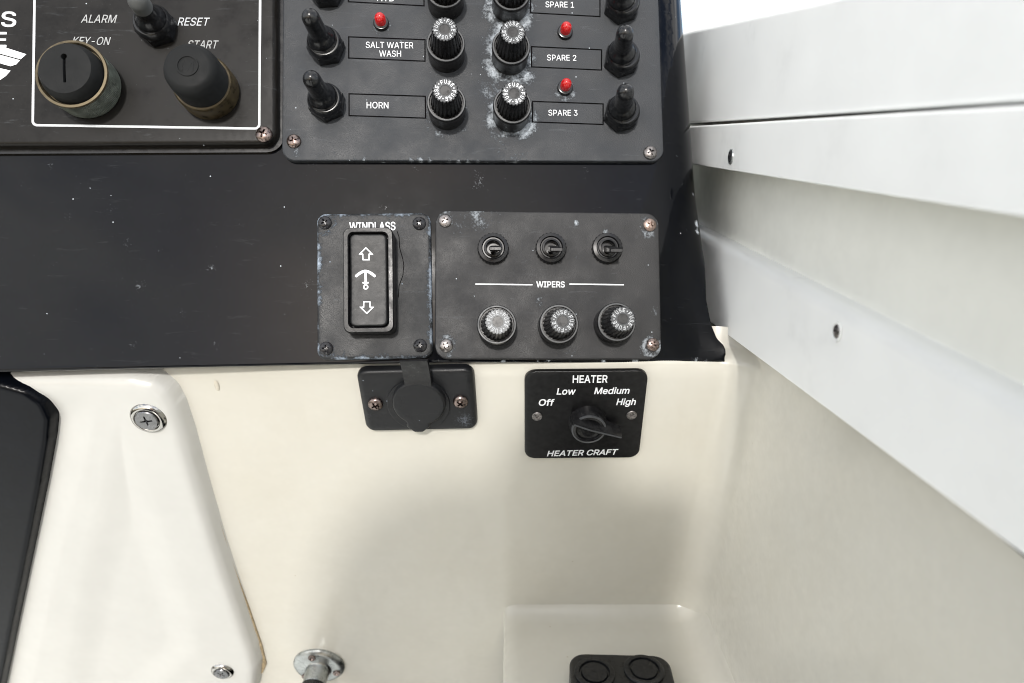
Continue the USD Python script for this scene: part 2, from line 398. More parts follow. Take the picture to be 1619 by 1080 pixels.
F = np.concatenate([np.stack([idx[:-1, :-1], idx[1:, :-1], idx[1:, 1:]], -1).reshape(-1, 3), np.stack([idx[:-1, :-1], idx[1:, 1:], idx[:-1, 1:]], -1).reshape(-1, 3)])
part(console, 'face', tm(V.reshape(-1, 3), F), 'gelcoat', smooth=True)
drip = lathe([(.0012, 0), (.0010, .0003), (.0006, .0005), (0, .0006)], 20); drip.vertices[:, 1] *= 2.6
q = WALL.loc((343, 610)); o_ = WALL.hit((343, 610)) - W0
drip.apply_transform(trimesh.transformations.rotation_matrix(math.pi / 2 + UND, [1, 0, 0]))
plain('drip_look', (0.555, 0.52, 0.44), 0.25, var=.05)
part(console, 'dried_drip', tm(np.column_stack([drip.vertices[:, 0], drip.vertices[:, 2], -drip.vertices[:, 1]]) + [o_[0], o_[2], -o_[1]], drip.faces), 'drip_look', smooth=60)
# shelf moulded out of the face, lower right
sh = WALL.hit((930, 966))
zsf = sh[2] - W0[2]; ysf = float(wall_depth(zsf))
lx = WALL.loc((797, 985))[0]
prof = [(-ysf - 0.004, zsf + 0.016)] + [(-ysf + 0.012 - 0.012 * math.cos(t), zsf + 0.012 - 0.012 * math.sin(t)) for t in np.linspace(0, math.pi / 2, 9)] + [(-ysf + q, zsf) for q in np.linspace(0.02, 0.13, 14)] + [(-ysf + 0.134, zsf - 0.003), (-ysf + 0.135, zsf - 0.01), (-ysf + 0.135, zsf - 0.12)]
xs = np.concatenate([lx + 0.009 - 0.009 * np.cos(np.linspace(0, math.pi / 2, 8)), np.linspace(lx + 0.012, xl - 0.014, 20), xl - 0.014 + 0.016 * np.sin(np.linspace(0.1, 1.57, 8))])
rows = []
for q in xs:
    dl = q - lx; dr = max(q - (xl - 0.014), 0)
    drop = (0.009 - math.sqrt(max(0.009 ** 2 - (0.009 - min(dl, 0.009)) ** 2, 0))) - (0.014 - math.sqrt(max(0.014 ** 2 - min(dr, 0.014) ** 2, 0)))
    rows.append([(q, zz - drop, n) for n, zz in prof])
rows = [[(lx - 0.0005, zz - 0.12, n) for n, zz in prof]] + rows
V = np.array(rows); nr, nc = V.shape[:2]; idx = np.arange(nr * nc).reshape(nr, nc)
F = np.concatenate([np.stack([idx[:-1, :-1], idx[1:, 1:], idx[1:, :-1]], -1).reshape(-1, 3), np.stack([idx[:-1, :-1], idx[:-1, 1:], idx[1:, 1:]], -1).reshape(-1, 3)])
part(console, 'shelf', tm(V.reshape(-1, 3), F[:, ::-1]), 'gelcoat', smooth=40)

def spoly(pts, h): return Polygon([SIDE.loc(p, h) for p in pts])
def ln(p, q, u): return (u, p[1] + (q[1] - p[1]) * (u - p[0]) / (q[0] - p[0]))
UL, UR = 1040, 3000
def bar(top, bot, h, base, r_top, r_bot, bulge=0.0):
    """A long board between two lines of the cockpit side, its face at height h with rounded upper and lower edges."""
    aL, aR = SIDE.loc((UL, 500), h)[0], 0.32
    tl = [SIDE.loc(p, h) for p in top]; bl = [SIDE.loc(p, h) for p in bot]
    yt = lambda a: tl[0][1] + (tl[1][1] - tl[0][1]) * (a - tl[0][0]) / (tl[1][0] - tl[0][0])
    yb = lambda a: bl[0][1] + (bl[1][1] - bl[0][1]) * (a - bl[0][0]) / (bl[1][0] - bl[0][0])
    rings = []
    for a in np.linspace(aL, aR, 40):
        y1, y0 = yt(a), yb(a)
        q = [(y0, base), (y0, h - r_bot)]  # face between the two rounded edges is flat
        q += [(y0 + r_bot * (1 - math.cos(t)), h - r_bot + r_bot * math.sin(t)) for t in np.linspace(.2, math.pi / 2, 6)]
        q += [(y0 + (y1 - y0) * k, h + bulge * math.sin(math.pi * k)) for k in ((.2, .4, .6, .8) if r_top < .005 else (.2, .4))]
        q += [(y1 - r_top * (1 - math.cos(t)), h - r_top + r_top * math.sin(t)) for t in np.linspace(math.pi / 2, .1, 10)]
        q += [(y1, h - r_top), (y1, base)]
        rings.append([(a, y, z_) for y, z_ in q])
    V = np.array(rings); n, k = V.shape[:2]; f = []
    for i in range(n - 1):
        for j in range(k):
            j2 = (j + 1) % k
            p, q, r, t = i * k + j, i * k + j2, (i + 1) * k + j2, (i + 1) * k + j
            f += [(p, r, q), (p, t, r)]
    for o in (0, (n - 1) * k):
        f += [(o, o + j, o + j + 1) if o == 0 else (o, o + j + 1, o + j) for j in range(1, k - 1)]
    return tm(V.reshape(-1, 3), f)
tp = thing('cockpit_board', 'topmost pale grey cockpit board with the bright sky over its edge', 'board', SIDE)
part(tp, 'board_face', bar(((1090, 48), (1290, 0)), ((1103, 194), (1619, 160)), 0.004, -0.02, 0.0025, 0.0012), 'board_white', smooth=40)
bd = thing('cockpit_board', 'narrow pale grey cockpit board with one small screw, second from the top', 'board', SIDE)
part(bd, 'board_face', bar(((1103, 199), (1619, 166)), ((1107, 262), (1619, 344)), 0.006, -0.014, 0.0010, 0.0008), 'board_white', smooth=40)
c = SIDE.loc((1156, 248), 0.006)
part(bd, 'screw', moved(screw_head(0.0024, 0.0007, ang=20, flat=True), *c, 0.0061), 'black_screw')
part(bd, 'screw_cup', moved(lathe([(0.0034, 0), (0.0033, 0.0004), (0.0026, 0.0006), (0.0024, 0.0001)]), *c, 0.0061), 'dull_steel')
rc = thing('cockpit_lining', 'plain cream lining strip of the cockpit side between two pale boards', 'lining', SIDE)
part(rc, 'lining_face', bar(((1107, 180), (1619, 150)), ((1117, 430), (1619, 800)), -0.0085, -0.018, 0.0005, 0.0005), 'coaming_cream', smooth=40)
lb = thing('cockpit_board', 'broad pale lower cockpit board with rounded top edge and one recessed screw', 'board', SIDE)
part(lb, 'board_face', bar(((1117, 372), (1619, 642)), ((1130, 515), (1619, 880)), 0.0, -0.0088, 0.0046, 0.0008), 'board_white', smooth=40)
c = SIDE.loc((1324, 524), 0.0)
part(lb, 'screw', moved(screw_head(0.0022, 0.0008, ang=40, slot=0.28), *c, 0.0001), 'grey_screw')
part(lb, 'screw_cup', moved(lathe([(0.0033, 0), (0.0032, 0.0005), (0.0026, 0.0005), (0.0023, 0.0001)]), *c, 0.0001), 'board_white')

# ------------------------------------------------------------------ black dashboard
dash = thing('dashboard', 'glossy black moulded dashboard with scratches and rolled right edge', 'dashboard', DASH)
edge_px = [(1082, -120), (1086, 0), (1092, 60), (1100, 150), (1107, 260), (1113, 330), (1119, 410), (1124, 470), (1130, 512), (1138, 534), (1148, 545), (1151, 553), (1151, 573)]
bot_px = [(1151, 573), (1050, 573), (690, 573), (250, 582), (-150, 592)]
edge = [DASH.loc(p, 0.006 * max(0, min(1, (p[1] - 380) / 90))) + (np.array([0.0012, 0]) if p[1] < 450 else 0) for p in edge_px]
P = Polygon(edge + [DASH.loc(p) for p in bot_px] + [DASH.loc((-150, -120))])
if not P.is_valid: P = P.buffer(0)
eline = LineString(edge); ybot = DASH.loc((1151, 573))[1]
refA, refB = DASH.loc((1086, -120)), DASH.loc((1136, 573))
def dash_h(p, d):
    t = np.clip((p[:, 1] - ybot) / 0.095, 0, 1)                         # 0 at the bottom lip, 1 where the roll is full
    s = t * t * (3 - 2 * t)
    xr = refA[0] + (refB[0] - refA[0]) * (p[:, 1] - refA[1]) / (refB[1] - refA[1])
    R = 0.022 + 0.010 * (1 - s)
    q = np.clip(1 - (xr - p[:, 0]) / R, 0, 1.3)
    A = 0.0005 + 0.0155 * s
    roll = A * (0.45 * q ** 2 + 0.55 * np.minimum(q, 1) ** 5)
    up = 0.0045 * (1 - s) * q * q / (1 + 0.4 * q * q)
    r = 0.0012
    rim = r - np.sqrt(np.maximum(r * r - (r - np.minimum(d, r)) ** 2, 0))
    return up - roll - rim * (p[:, 1] < ybot + 0.003)
spots = []
for u in range(560, 1150, 18):
    a, b = DASH.loc((u + rng.uniform(-6, 6), 571)); spots.append((a, b, rng.uniform(0.0008, 0.0018), rng.choice([0, .1, .2, .38]) * (u > 650), 0))
for v in (300, 345, 350, 362, 544, 556, 566):
    a, b = DASH.loc((1109 + (40 if v > 500 else (v - 330) * .06), v)); spots.append((a, b, 0.0013, 0.45, 0))
for k in range(70):
    a, b = DASH.loc((rng.uniform(0, 500) if k < 45 else rng.uniform(500, 1080), rng.uniform(255, 570) if k < 45 else rng.uniform(262, 335))); spots.append((a, b, rng.uniform(.0006, .0014), rng.uniform(.08, .24), rng.choice([0, 0, .0012])))
part(dash, 'shell', sheet(P, dash_h, 0.004, insets=(0.0003, 0.0007, 0.0012, 0.0025, 0.005, 0.0075, 0.010), base=-0.20), 'dash_look', smooth=60, attr={'salt': salt_at(spots)})

# ------------------------------------------------------------------ builders for the fittings
def fit_rect(fr, corners, h):
    q = np.array([fr.loc(p, h) for p in corners])                       # top left, top right, bottom right, bottom left
    w = (np.linalg.norm(q[1] - q[0]) + np.linalg.norm(q[2] - q[3])) / 2
    hh = (np.linalg.norm(q[0] - q[3]) + np.linalg.norm(q[1] - q[2])) / 2
    dx = q[1] - q[0] + q[2] - q[3]
    return q.mean(0), w, hh, math.degrees(math.atan2(dx[1], dx[0]))

def spin(fr, deg):
    c, s = math.cos(math.radians(deg)), math.sin(math.radians(deg))
    return Frame(fr.O, fr.r * c + fr.u * s, fr.u * c - fr.r * s, fr.n)

def panel(name, label, cat_, base, corners, t, r, bev, look, spots=(), bias=0.0, edge_salt=None, ds=0.0025):
    c, w, h, a = fit_rect(base, corners, t)
    fr = spin(base.at(c[0], c[1]), a)
    path = thing(name, label, cat_, fr)
    P = Polygon(rrect(w, h, r))
    sp = [(*fr.loc((u, v), t), rr, k, q) for u, v, rr, k, q in spots]
    f0 = salt_at(sp, bias)
    def fn(p):
        s = f0(p)
        if edge_salt:
            d = shapely.distance(shapely.points(p[:, :2]), P.boundary)
            s = np.maximum(s, edge_salt[1] * np.exp(-(d / edge_salt[0]) ** 2))
        return s
    part(path, 'plate', sheet(P, roundedge(t, bev), ds, insets=tuple(bev * q for q in (0.15, 0.45, 1.0)), base=0.0), look, smooth=50, attr={'salt': fn})
    return path, fr, w, h

def screw(parent, fr, p, t, r, look, hh=None, flat=False, label=None, ang=None):
    c = fr.loc(p, t)
    hh = hh or r * 0.62
    part(parent, 'screw', moved(screw_head(r, hh, slot=0.26, ang=rng.uniform(0, 90) if ang is None else ang, flat=flat), c[0], c[1], t), look, smooth=35, label=label)

def arc_text(parent, word, a, b, h, r, size, angles, dots, mat_):
    ms = []
    for A in angles:
        for k, ch in enumerate(word):
            t = A - (k - (len(word) - 1) / 2) * 25
            m = text(ch, size * 0.62, size, True)
            m = rotz(m, t - 90)
            ms.append(moved(m, a + r * math.cos(math.radians(t)), b + r * math.sin(math.radians(t)), h))
    for A in dots:
        ms.append(moved(lathe([(size * .17, 0), (size * .17, 0.00008), (0, 0.00008)], 10), a + r * math.cos(math.radians(A)), b + r * math.sin(math.radians(A)), h))
    return part(parent, 'lettering', cat(*ms), mat_, smooth=False)

def gear(r, z_, n=22, amp=0.07, per=6):
    k = np.arange(n * per); t = 2 * np.pi * k / (n * per)
    ph = (k % per) / per
    rr = r * (1 - amp * np.where(ph < 0.5, 0, 1) * np.sin(np.clip((ph - .5) * 2, 0, 1) * np.pi))
    return np.column_stack([rr * np.cos(t), rr * np.sin(t), np.full(len(t), z_)])

def fuse(parent, fr, base_px, t, rot, label=None, ink='white_ink', disc='cap_disc_look'):
    """Round black fuse holder: barrel, collar and a ribbed cap that carries the word round its rim."""
    a, b = fr.loc(base_px, t)
    body = lathe([(0.0086, 0), (0.0086, 0.0085), (0.0089, 0.009), (0.0089, 0.0105), (0.0085, 0.0112), (0.0078, 0.0113), (0.0076, 0.0102), (0.0, 0.0102)], 48)
    h0, h1 = 0.0102, 0.0235
    p = part(parent, 'fuse_holder', moved(body, a, b, t), 'black_plastic', smooth=40, label=label)
    part(p, 'collar_rim', moved(lathe([(0.0086, 0), (0.0085, 0.0003), (0.0079, 0.0003), (0.0078, 0)], 48), a, b, t + 0.0111), 'worn_edge', smooth=40)
    rings = [gear(0.0072, h0), gear(0.0070, h0 + .001), gear(0.0061, h0 + .008), gear(0.0057, h1 - .0006), gear(0.0053, h1)]
    part(p, 'cap', moved(loft(rings), a, b, t), 'knob_look', smooth=35)
    g = gear(0.00545, 0, amp=0.09)
    part(p, 'cap_disc', moved(loft([g + [0, 0, h1 + 0.00002], g * [0.97, .97, 1] + [0, 0, h1 + 0.0002], g * [.45, .45, 1] + [0, 0, h1 + 0.00022], g * [.40, .40, 1] + [0, 0, h1 - 0.0002]]), a, b, t), disc, smooth=30)
    arc_text(p, 'FUSE', a, b, t + h1 + 0.00025, 0.0039, 0.0017, [rot, rot + 120, rot + 240], [rot + 60, rot + 180, rot + 300], ink)
    return p

def hexagon(r, z_, n=8, soft=1.0):
    q = Polygon([(r * math.cos(math.radians(60 * i)), r * math.sin(math.radians(60 * i))) for i in range(6)]).buffer(-0.0006).buffer(0.0006)
    pts = [q.exterior.interpolate(i / 72, normalized=True).coords[0] for i in range(72)]
    return lift(np.array(pts) * soft, z_)

def toggle(parent, fr, base_px, tip_px, t, H=0.0285, label=None, ang=0, s=1.0, tip=None):
    """Rubber-booted toggle: hexagonal boot nut, bellows and the sleeve over the lever."""
    a, b = fr.loc(base_px, t); q = fr.loc(tip_px, t + H)
    ax = np.array([q[0] - a, q[1] - b, H])
    L = np.linalg.norm(ax)
    nut = rotz(loft([hexagon(0.0088 * s, 0), hexagon(0.0088 * s, 0.0042), hexagon(0.0088 * s, 0.005, soft=.95), hexagon(0.0088 * s, 0.005, soft=.8)]), ang)
    base = lathe([(0.0079 * s, 0.0045), (0.0080 * s, 0.0060), (0.0072 * s, 0.0078), (0.0067 * s, 0.0082), (0.0, 0.0082)], 40)
    lev = [(0.0061, 0.0065), (0.0063, 0.0085), (0.0060, 0.0105), (0.0050, 0.0122), (0.0043, 0.0132), (0.0041, 0.0150), (0.0039, L - 0.0042)]
    lev += [(0.0039 * math.cos(w), L - 0.0042 + 0.0042 * math.sin(w)) for w in np.linspace(0.15, math.pi / 2, 9)]
    lev = [(r * s, z_) for r, z_ in lev[:-1]] + [(0, L)]
    p = part(parent, 'toggle_switch', moved(cat(base, to_axis(lathe(lev, 36), ax)), a, b, t), 'black_rubber', smooth=50, label=label)
    part(p, 'boot_nut', moved(nut, a, b, t), 'black_rubber', smooth=35)
    part(p, 'boot_ring', moved(to_axis(lathe([(0.0064 * s, 0.0080), (0.0068 * s, 0.0086), (0.0064 * s, 0.0092)], 36), ax), a, b, t), 'black_gloss', smooth=50)
    if tip:
        e = [(r * 1.04, z_ + 0.0002) for r, z_ in lev if z_ > L - 0.0085]
        e = [(0.0039 * s * 1.04, L - 0.0085)] + e[:-1] + [(0, L + 0.0003)]
        part(p, 'lever_tip', moved(to_axis(lathe(e, 30), ax), a, b, t), tip, smooth=50)
    return p

def lamp(parent, fr, base_px, t, label=None):
    a, b = fr.loc(base_px, t)
    p = part(parent, 'indicator_lamp', moved(lathe([(0.0037, 0), (0.0037, 0.0012), (0.0034, 0.0018), (0.0029, 0.0019), (0.0027, 0.0012), (0, 0.0012)], 32), a, b, t), 'black_gloss', smooth=40, label=label)
    pr = [(0.0026, 0.001), (0.0026, 0.0040), (0.0025, 0.0050)] + [(0.0025 * math.cos(w), 0.0050 + 0.0026 * math.sin(w)) for w in np.linspace(.15, 1.4, 6)] + [(0, 0.0076)]
    part(p, 'lens', moved(lathe(pr, 28), a, b, t), 'red_lens', smooth=60)
    part(p, 'lens_base', moved(lathe([(0.0030, 0.0018), (0.0030, 0.0022), (0.0026, 0.0024)], 28), a, b, t), 'worn_edge', smooth=40)

def outline(parent, fr, corners, t, wid=0.00062, name='label_frame'):
    q = Polygon([fr.loc(p, t) for p in corners])
    part(parent, name, flat_relief(q.buffer(wid / 2, join_style='mitre').difference(q.buffer(-wid / 2, join_style='mitre')), t, t + 0.00006), 'black_ink', smooth=False)

# ------------------------------------------------------------------ switch panel (upper right of the dashboard)
T = 0.0030
fb = {'sw1': (706, 88), 'sw2': (707, 178), 'r1': (806, 92), 'r2': (808, 182), 'l0': (705, 6), 'r0': (806, 10)}
spots = [(u, v + 4, 0.0034, 0.37, 0.0095) for u, v in (fb['r1'], fb['r2'], fb['r0'])] + [(790, 62, 0.007, .34, 0), (784, 145, 0.007, .33, 0), (815, 232, 0.008, .33, 0), (832, 118, .005, .36, 0)]
spots += [(707, 186, 0.0012, 0.24, 0.0096), (707, 96, 0.0010, 0.12, 0.0096)]
spots += [(603, 41, 0.0010, 0.30, 0.0040), (893, 53, 0.0008, 0.24, 0.0040), (893, 143, 0.0010, 0.34, 0.0040)]
for u in range(470, 1040, 15): spots.append((u, 246 + (u - 447) * .027 + rng.uniform(0, 3), 0.0012, rng.uniform(.1, .45), 0))
spots += [(470, 240, .003, .3, 0), (556, 176, .002, .3, 0), (450, 120, .0015, .2, 0)]
sp, fr, w, h = panel('switch_panel', 'large dark grey switch panel with red lamps, booted toggles and fuse knobs', 'switch panel', DASH, [(447, -150), (1042, -150), (1043.5, 263), (447, 246)], T, 0.006, 0.0006, 'switch_panel_look', spots)
for nm, p in fb.items():
    fuse(sp, fr, p, T, {'sw1': 150, 'sw2': 75, 'r1': 95, 'r2': 80, 'l0': 20, 'r0': 50}[nm], ink='white_ink' if nm in ('sw2', 'r2') else 'pale_ink')
for p, lab in (((603, 38), 'red lamp above SALT WATER WASH'), ((893, 52), 'red lamp above SPARE 2'), ((893, 140), 'red lamp above SPARE 3')): lamp(sp, fr, p, T)
toggle(sp, fr, (517, 78), (487, 20), T, ang=10)
toggle(sp, fr, (518, 166), (489, 119), T, ang=25)
toggle(sp, fr, (517, -12), (485, -75), T, ang=5)
toggle(sp, fr, (981, 13), (987, -42), T, ang=20)
toggle(sp, fr, (981, 97), (989, 46), T, ang=20)
toggle(sp, fr, (981, 183), (990, 140), T, ang=15)
outline(sp, fr, [(551.5, 58.5), (672, 63), (672, 97), (551.5, 92)], T)
outline(sp, fr, [(552, 148.5), (672.5, 152.5), (673, 187), (552, 183)], T)
outline(sp, fr, [(551, -30), (670, -25), (670.5, 9.5), (551, 3)], T)
outline(sp, fr, [(840.5, 74), (951, 79), (951, 111), (840.5, 106)], T)
outline(sp, fr, [(842, 160.5), (953.5, 164.5), (953.5, 197), (842, 193)], T)
outline(sp, fr, [(839, -12), (948.5, -8), (948.5, 26.5), (839, 20.5)], T)
words(sp, fr, 'SALT WATER', (616, 71.5), 75, 9.5, T)
words(sp, fr, 'WASH', (617, 85), 34.5, 9.5, T)
words(sp, fr, 'HORN', (597, 166.5), 34.5, 10, T)
words(sp, fr, 'HTD', (610, -2.5), 27, 9.5, T)
words(sp, fr, 'SPARE 1', (885, 7.5), 45, 9, T)
words(sp, fr, 'SPARE 2', (888, 91.5), 46, 9, T)
words(sp, fr, 'SPARE 3', (890, 178.5), 46, 9, T)
screw(sp, fr, (465, 224), T, 0.0033, 'bronze_screw')
screw(sp, fr, (1027.5, 242), T, 0.0033, 'grey_screw')

# ------------------------------------------------------------------ ignition panel (upper left)
T = 0.0065
ip, fr, w, h = panel('ignition_panel', 'black engine panel with key lock, start button and white border line', 'engine panel', DASH, [(-200, -150), (437, -150), (437, 233), (-200, 226)], T, 0.007, 0.0022, 'ignition_panel_look',
                     [(1800, 0, .001, 0, 0)], ds=0.004)
P = Polygon(rrect(w + 0.004, h + 0.004, 0.008))
part(ip, 'gasket', flat_relief(P, 0, 0.0016), 'black_gloss')
q = [fr.loc(p, T) for p in ((57, -150), (52, 198), (410, 203.5), (412.5, -150))]
bp = Polygon(q).buffer(-0.002).buffer(0.002)
part(ip, 'border_line', flat_relief(bp.buffer(0.00055).difference(bp.buffer(-0.00055)), T, T + 0.00006), 'pale_ink', smooth=False)
words(ip, fr, 'ALARM', (157, 30), 54, 12.5, T, shear=0.25, mat='grey_ink')
words(ip, fr, 'RESET', (306.5, 34.5), 48, 12.5, T, shear=0.25, mat='pale_ink')
words(ip, fr, 'KEY-ON', (145, 65), 58, 12.5, T, shear=0.25, mat='grey_ink')
words(ip, fr, 'START', (321, 70.5), 47, 12.5, T, shear=0.25, mat='grey_ink')
words(ip, fr, 'NS', (-1, 30), 55, 24, T, bold=True, mat='pale_ink')
words(ip, fr, 'E', (0, 62.5), 22, 24, T, bold=True, mat='pale_ink')
for pts in ([(-25, 63), (-2, 72), (42, 86), (33, 94), (-25, 78)], [(-25, 80), (32, 95.5), (26, 102), (17, 105), (6, 102), (-25, 92)], [(-25, 100), (0, 108), (17, 112), (10, 120), (0, 127), (-25, 140)]):
    part(ip, 'emblem_stripe', flat_relief(Polygon([fr.loc(p, T) for p in pts]), T, T + 0.00006), 'white_ink', smooth=False)
# key lock
a, b = fr.loc((141, 139), T)
k = 144
t = np.arange(k * 2) * math.pi / k
def knurl(r, z_): return np.column_stack([(r - 0.00022 * (np.arange(k * 2) % 2)) * np.cos(t), (r - 0.00022 * (np.arange(k * 2) % 2)) * np.sin(t), np.full(k * 2, z_)])
kl = part(ip, 'key_lock', moved(loft([knurl(0.0142, 0), knurl(0.0146, 0.001), knurl(0.0150, 0.0125)], cap=False), a, b, T), 'verdigris_look', smooth=10)
part(kl, 'lock_rim', moved(lathe([(0.0150, 0.0125), (0.0152, 0.0130), (0.0150, 0.0138), (0.0140, 0.0139), (0.0134, 0.0131), (0.0132, 0.0110), (0, 0.0110)], 60), a, b, T), 'brass_look', smooth=40)
cap = manifold3d.Manifold.revolve(manifold3d.CrossSection([np.array([(0, 0.009), (0.0130, 0.009), (0.0128, 0.0145), (0.0118, 0.0172), (0.0108, 0.0186), (0, 0.0190)])]), 64)
slot = manifold3d.Manifold.cube([0.0012, 0.0125, 0.01], True).translate([0, 0.000, 0.0205]) + manifold3d.Manifold.cylinder(0.01, 0.0013, 0.0013, 20).translate([-0.0002, 0.0052, 0.0155])
part(kl, 'key_cap', moved(rotz(manifold_mesh(cap - slot), 2), a, b, T), 'old_rubber', smooth=30)
# start button
a, b = fr.loc((332, 145), T)
sb = part(ip, 'start_button', moved(lathe([(0.0118, 0.005), (0.0117, 0.018), (0.0113, 0.0215), (0.0102, 0.0236), (0.0085, 0.0246), (0.0, 0.0250)], 60), a, b, T), 'old_rubber', smooth=50)
part(sb, 'button_collar', moved(lathe([(0.0132, 0), (0.0133, 0.0005), (0.0131, 0.0085), (0.0125, 0.0095), (0.0117, 0.0097)], 60), a, b, T), 'bronze_look', smooth=40)
part(sb, 'button_mark', moved(cat(lathe([(0.0046, 0), (0.0045, 0.00035), (0.0040, 0.00035), (0.0039, 0)], 40), rotz(text('M', 0.0050, 0.0046), -4)), a, b, T + 0.0249), 'old_rubber', smooth=False)
toggle(ip, fr, (250, 46), (213, -6), T, H=0.0265, ang=20, s=1.05, tip='tip_rubber')
screw(ip, fr, (418, 213.5), T, 0.0038, 'bronze_screw', hh=0.0026)

# ------------------------------------------------------------------ windlass panel
T = 0.0042
spots = [(510, 345, .004, .3, 0), (513, 355, .0015, .25, .0042), (600, 342, .004, .22, 0), (516, 560, .005, .28, 0), (548, 372, .0012, .25, 0), (540, 440, .0012, .2, 0), (548, 560, .002, .3, 0)] + [(503, v, .0016, .45, 0) for v in range(345, 560, 9)] + [(u, 340, .0015, .32, 0) for u in range(505, 675, 11)]
wp, fr, w, h = panel('windlass_panel', 'dark square plate labelled WINDLASS with a tall rocker switch', 'switch panel', DASH, [(499, 338), (680, 336), (684, 566), (503, 569)], T, 0.0042, 0.0013, 'windlass_panel_look', spots, edge_salt=(0.0014, 0.38), ds=0.0018)
words(wp, fr, 'WINDLASS', (589, 357.5), 73, 13, T, bold=True)
for p in ((514, 352.5), (663, 353.5), (516, 551), (664.5, 546.5)): screw(wp, fr, p, T, 0.0031, 'black_screw')
c0 = fr.loc((585, 455), T)
RH = 0.0105
c1, w1, h1, _ = fit_rect(fr, [(541, 359), (620, 359.5), (624, 526), (544, 526)], T + RH)
cx, cy = c1
def R_(w_, h_, r_, z_): return lift(rrect(w_, h_, r_), z_) + [cx, cy, T]
rk = part(wp, 'rocker_switch', loft([R_(w1 + .0004, h1 + .0004, .0034, 0), R_(w1, h1, .0032, RH - .0008), R_(w1 - .0008, h1 - .0008, .003, RH), R_(w1 - .0040, h1 - .0040, .0026, RH + .0001), R_(w1 - .0050, h1 - .0050, .0024, RH - .0012), R_(w1 - .0050, h1 - .0050, .0024, RH - .006)]), 'black_plastic', smooth=35)
rw, rh = w1 - .0054, h1 - .0056
def rock_h(p, d):
    q = np.abs(p[:, 1] - cy) / (rh / 2)
    return T + RH - 0.0016 + 0.0011 * q ** 1.3 - (0.0010 - np.sqrt(np.maximum(0.001 ** 2 - (0.001 - np.minimum(d, .001)) ** 2, 0)))
part(rk, 'rocker', sheet(affinity.translate(Polygon(rrect(rw, rh, .0024)), cx, cy), rock_h, .0016, insets=(.0002, .0005, .001), base=T + RH - .007), 'rocker_look', smooth=40)
def decal(parent, name, poly, hf, ds, look):
    ms = []
    for g in getattr(poly, 'geoms', [poly]):
        ms.append(sheet(g, lambda p, d: hf(p, np.full(len(p), 1.0)) + 0.00012, ds, base=None))
    part(parent, name, cat(*ms), look, smooth=False)
def px_poly(pts, t): return Polygon([fr.loc(p, t) for p in pts])
RT = T + RH - 0.0008
def arrow(cu, cv, s):
    o = px_poly([(cu, cv - 11 * s), (cu + 12, cv + 1 * s), (cu + 6, cv + 1 * s), (cu + 6, cv + 10 * s), (cu - 6, cv + 10 * s), (cu - 6, cv + 1 * s), (cu - 12, cv + 1 * s)], RT)
    return o.difference(o.buffer(-0.00055, join_style='mitre'))
decal(rk, 'arrow_symbol', arrow(578.5, 401.5, 1), rock_h, .0006, 'white_ink')
decal(rk, 'arrow_symbol', arrow(580, 486, -1), rock_h, .0006, 'white_ink')
an = LineString([fr.loc((577.5 - 14.5 + 29 * i / 16, 436 - 7.5 * math.sin(math.pi * i / 16) + 0), RT) for i in range(17)]).buffer(0.00062)
an = an.union(px_poly([(575.8, 428), (580, 428), (579.4, 450), (576.2, 450)], RT)).union(px_poly([(572.5, 445.5), (583, 445.5), (583, 448), (572.5, 448)], RT))
ctr = Point(fr.loc((578, 453.5), RT)); an = an.union(ctr.buffer(0.0012)).difference(ctr.buffer(0.0006))
decal(rk, 'anchor_symbol', an, rock_h, .0005, 'white_ink')

gp = [fr.loc(p, T) for p in ((628, 366), (631, 375), (632, 392), (637, 410), (638.5, 420), (637, 436), (631, 452), (630, 470))]
part(wp, 'glue_line', flat_relief(LineString(gp).buffer(.00018), T, T + .00008), 'black_ink', smooth=False)

# ------------------------------------------------------------------ wiper panel
T = 0.0030
spots = [(704, 349, .0018, .22, .0035), (720, 360, .004, .2, 0), (1026, 358, .0014, .32, .0040), (705, 548, .0016, .34, .0038), (1031, 549, .0014, .32, .0040), (854, 478, .0022, .40, 0), (903, 557, .003, .28, 0), (1034, 492, .0014, .45, 0), (752, 338, .005, .26, 0), (912, 352, .0009, .75, 0), (914.5, 405, .0009, .85, 0), (960, 366, .0008, .75, 0), (765, 345, .007, .2, 0)]
vp, fr, w, h = panel('wiper_panel', 'dark grey plate labelled WIPERS with three small levers above three fuse knobs', 'switch panel', DASH, [(686.5, 332), (1040, 338), (1047.5, 567), (689.5, 569)], T, 0.0062, 0.0006, 'wiper_panel_look', spots, ds=0.002)
words(vp, fr, 'WIPERS', (870.5, 449.5), 45, 9.5, T, bold=True)
for x0, x1 in ((751.5, 842), (900, 986.5)):
    q = Polygon([fr.loc(p, T) for p in ((x0, 448.3), (x1, 449.3), (x1, 451.3), (x0, 450.3))])
    part(vp, 'printed_line', flat_relief(q, T, T + 0.00006), 'white_ink', smooth=False)
for p, look in (((704, 349.5), 'grey_screw'), ((1027, 356), 'copper_screw'), ((705.5, 546.5), 'grey_screw'), ((1032, 545), 'bronze_screw')): screw(vp, fr, p, T, 0.0031, look, hh=0.0014)
for k, (p, rot) in enumerate((((784, 517), 130), ((879, 516), 110), ((967, 513), 120))):
    fuse(vp, fr, p, T, rot, ink='pale_ink', disc='dusty_disc_look' if k == 0 else 'cap_disc_look')
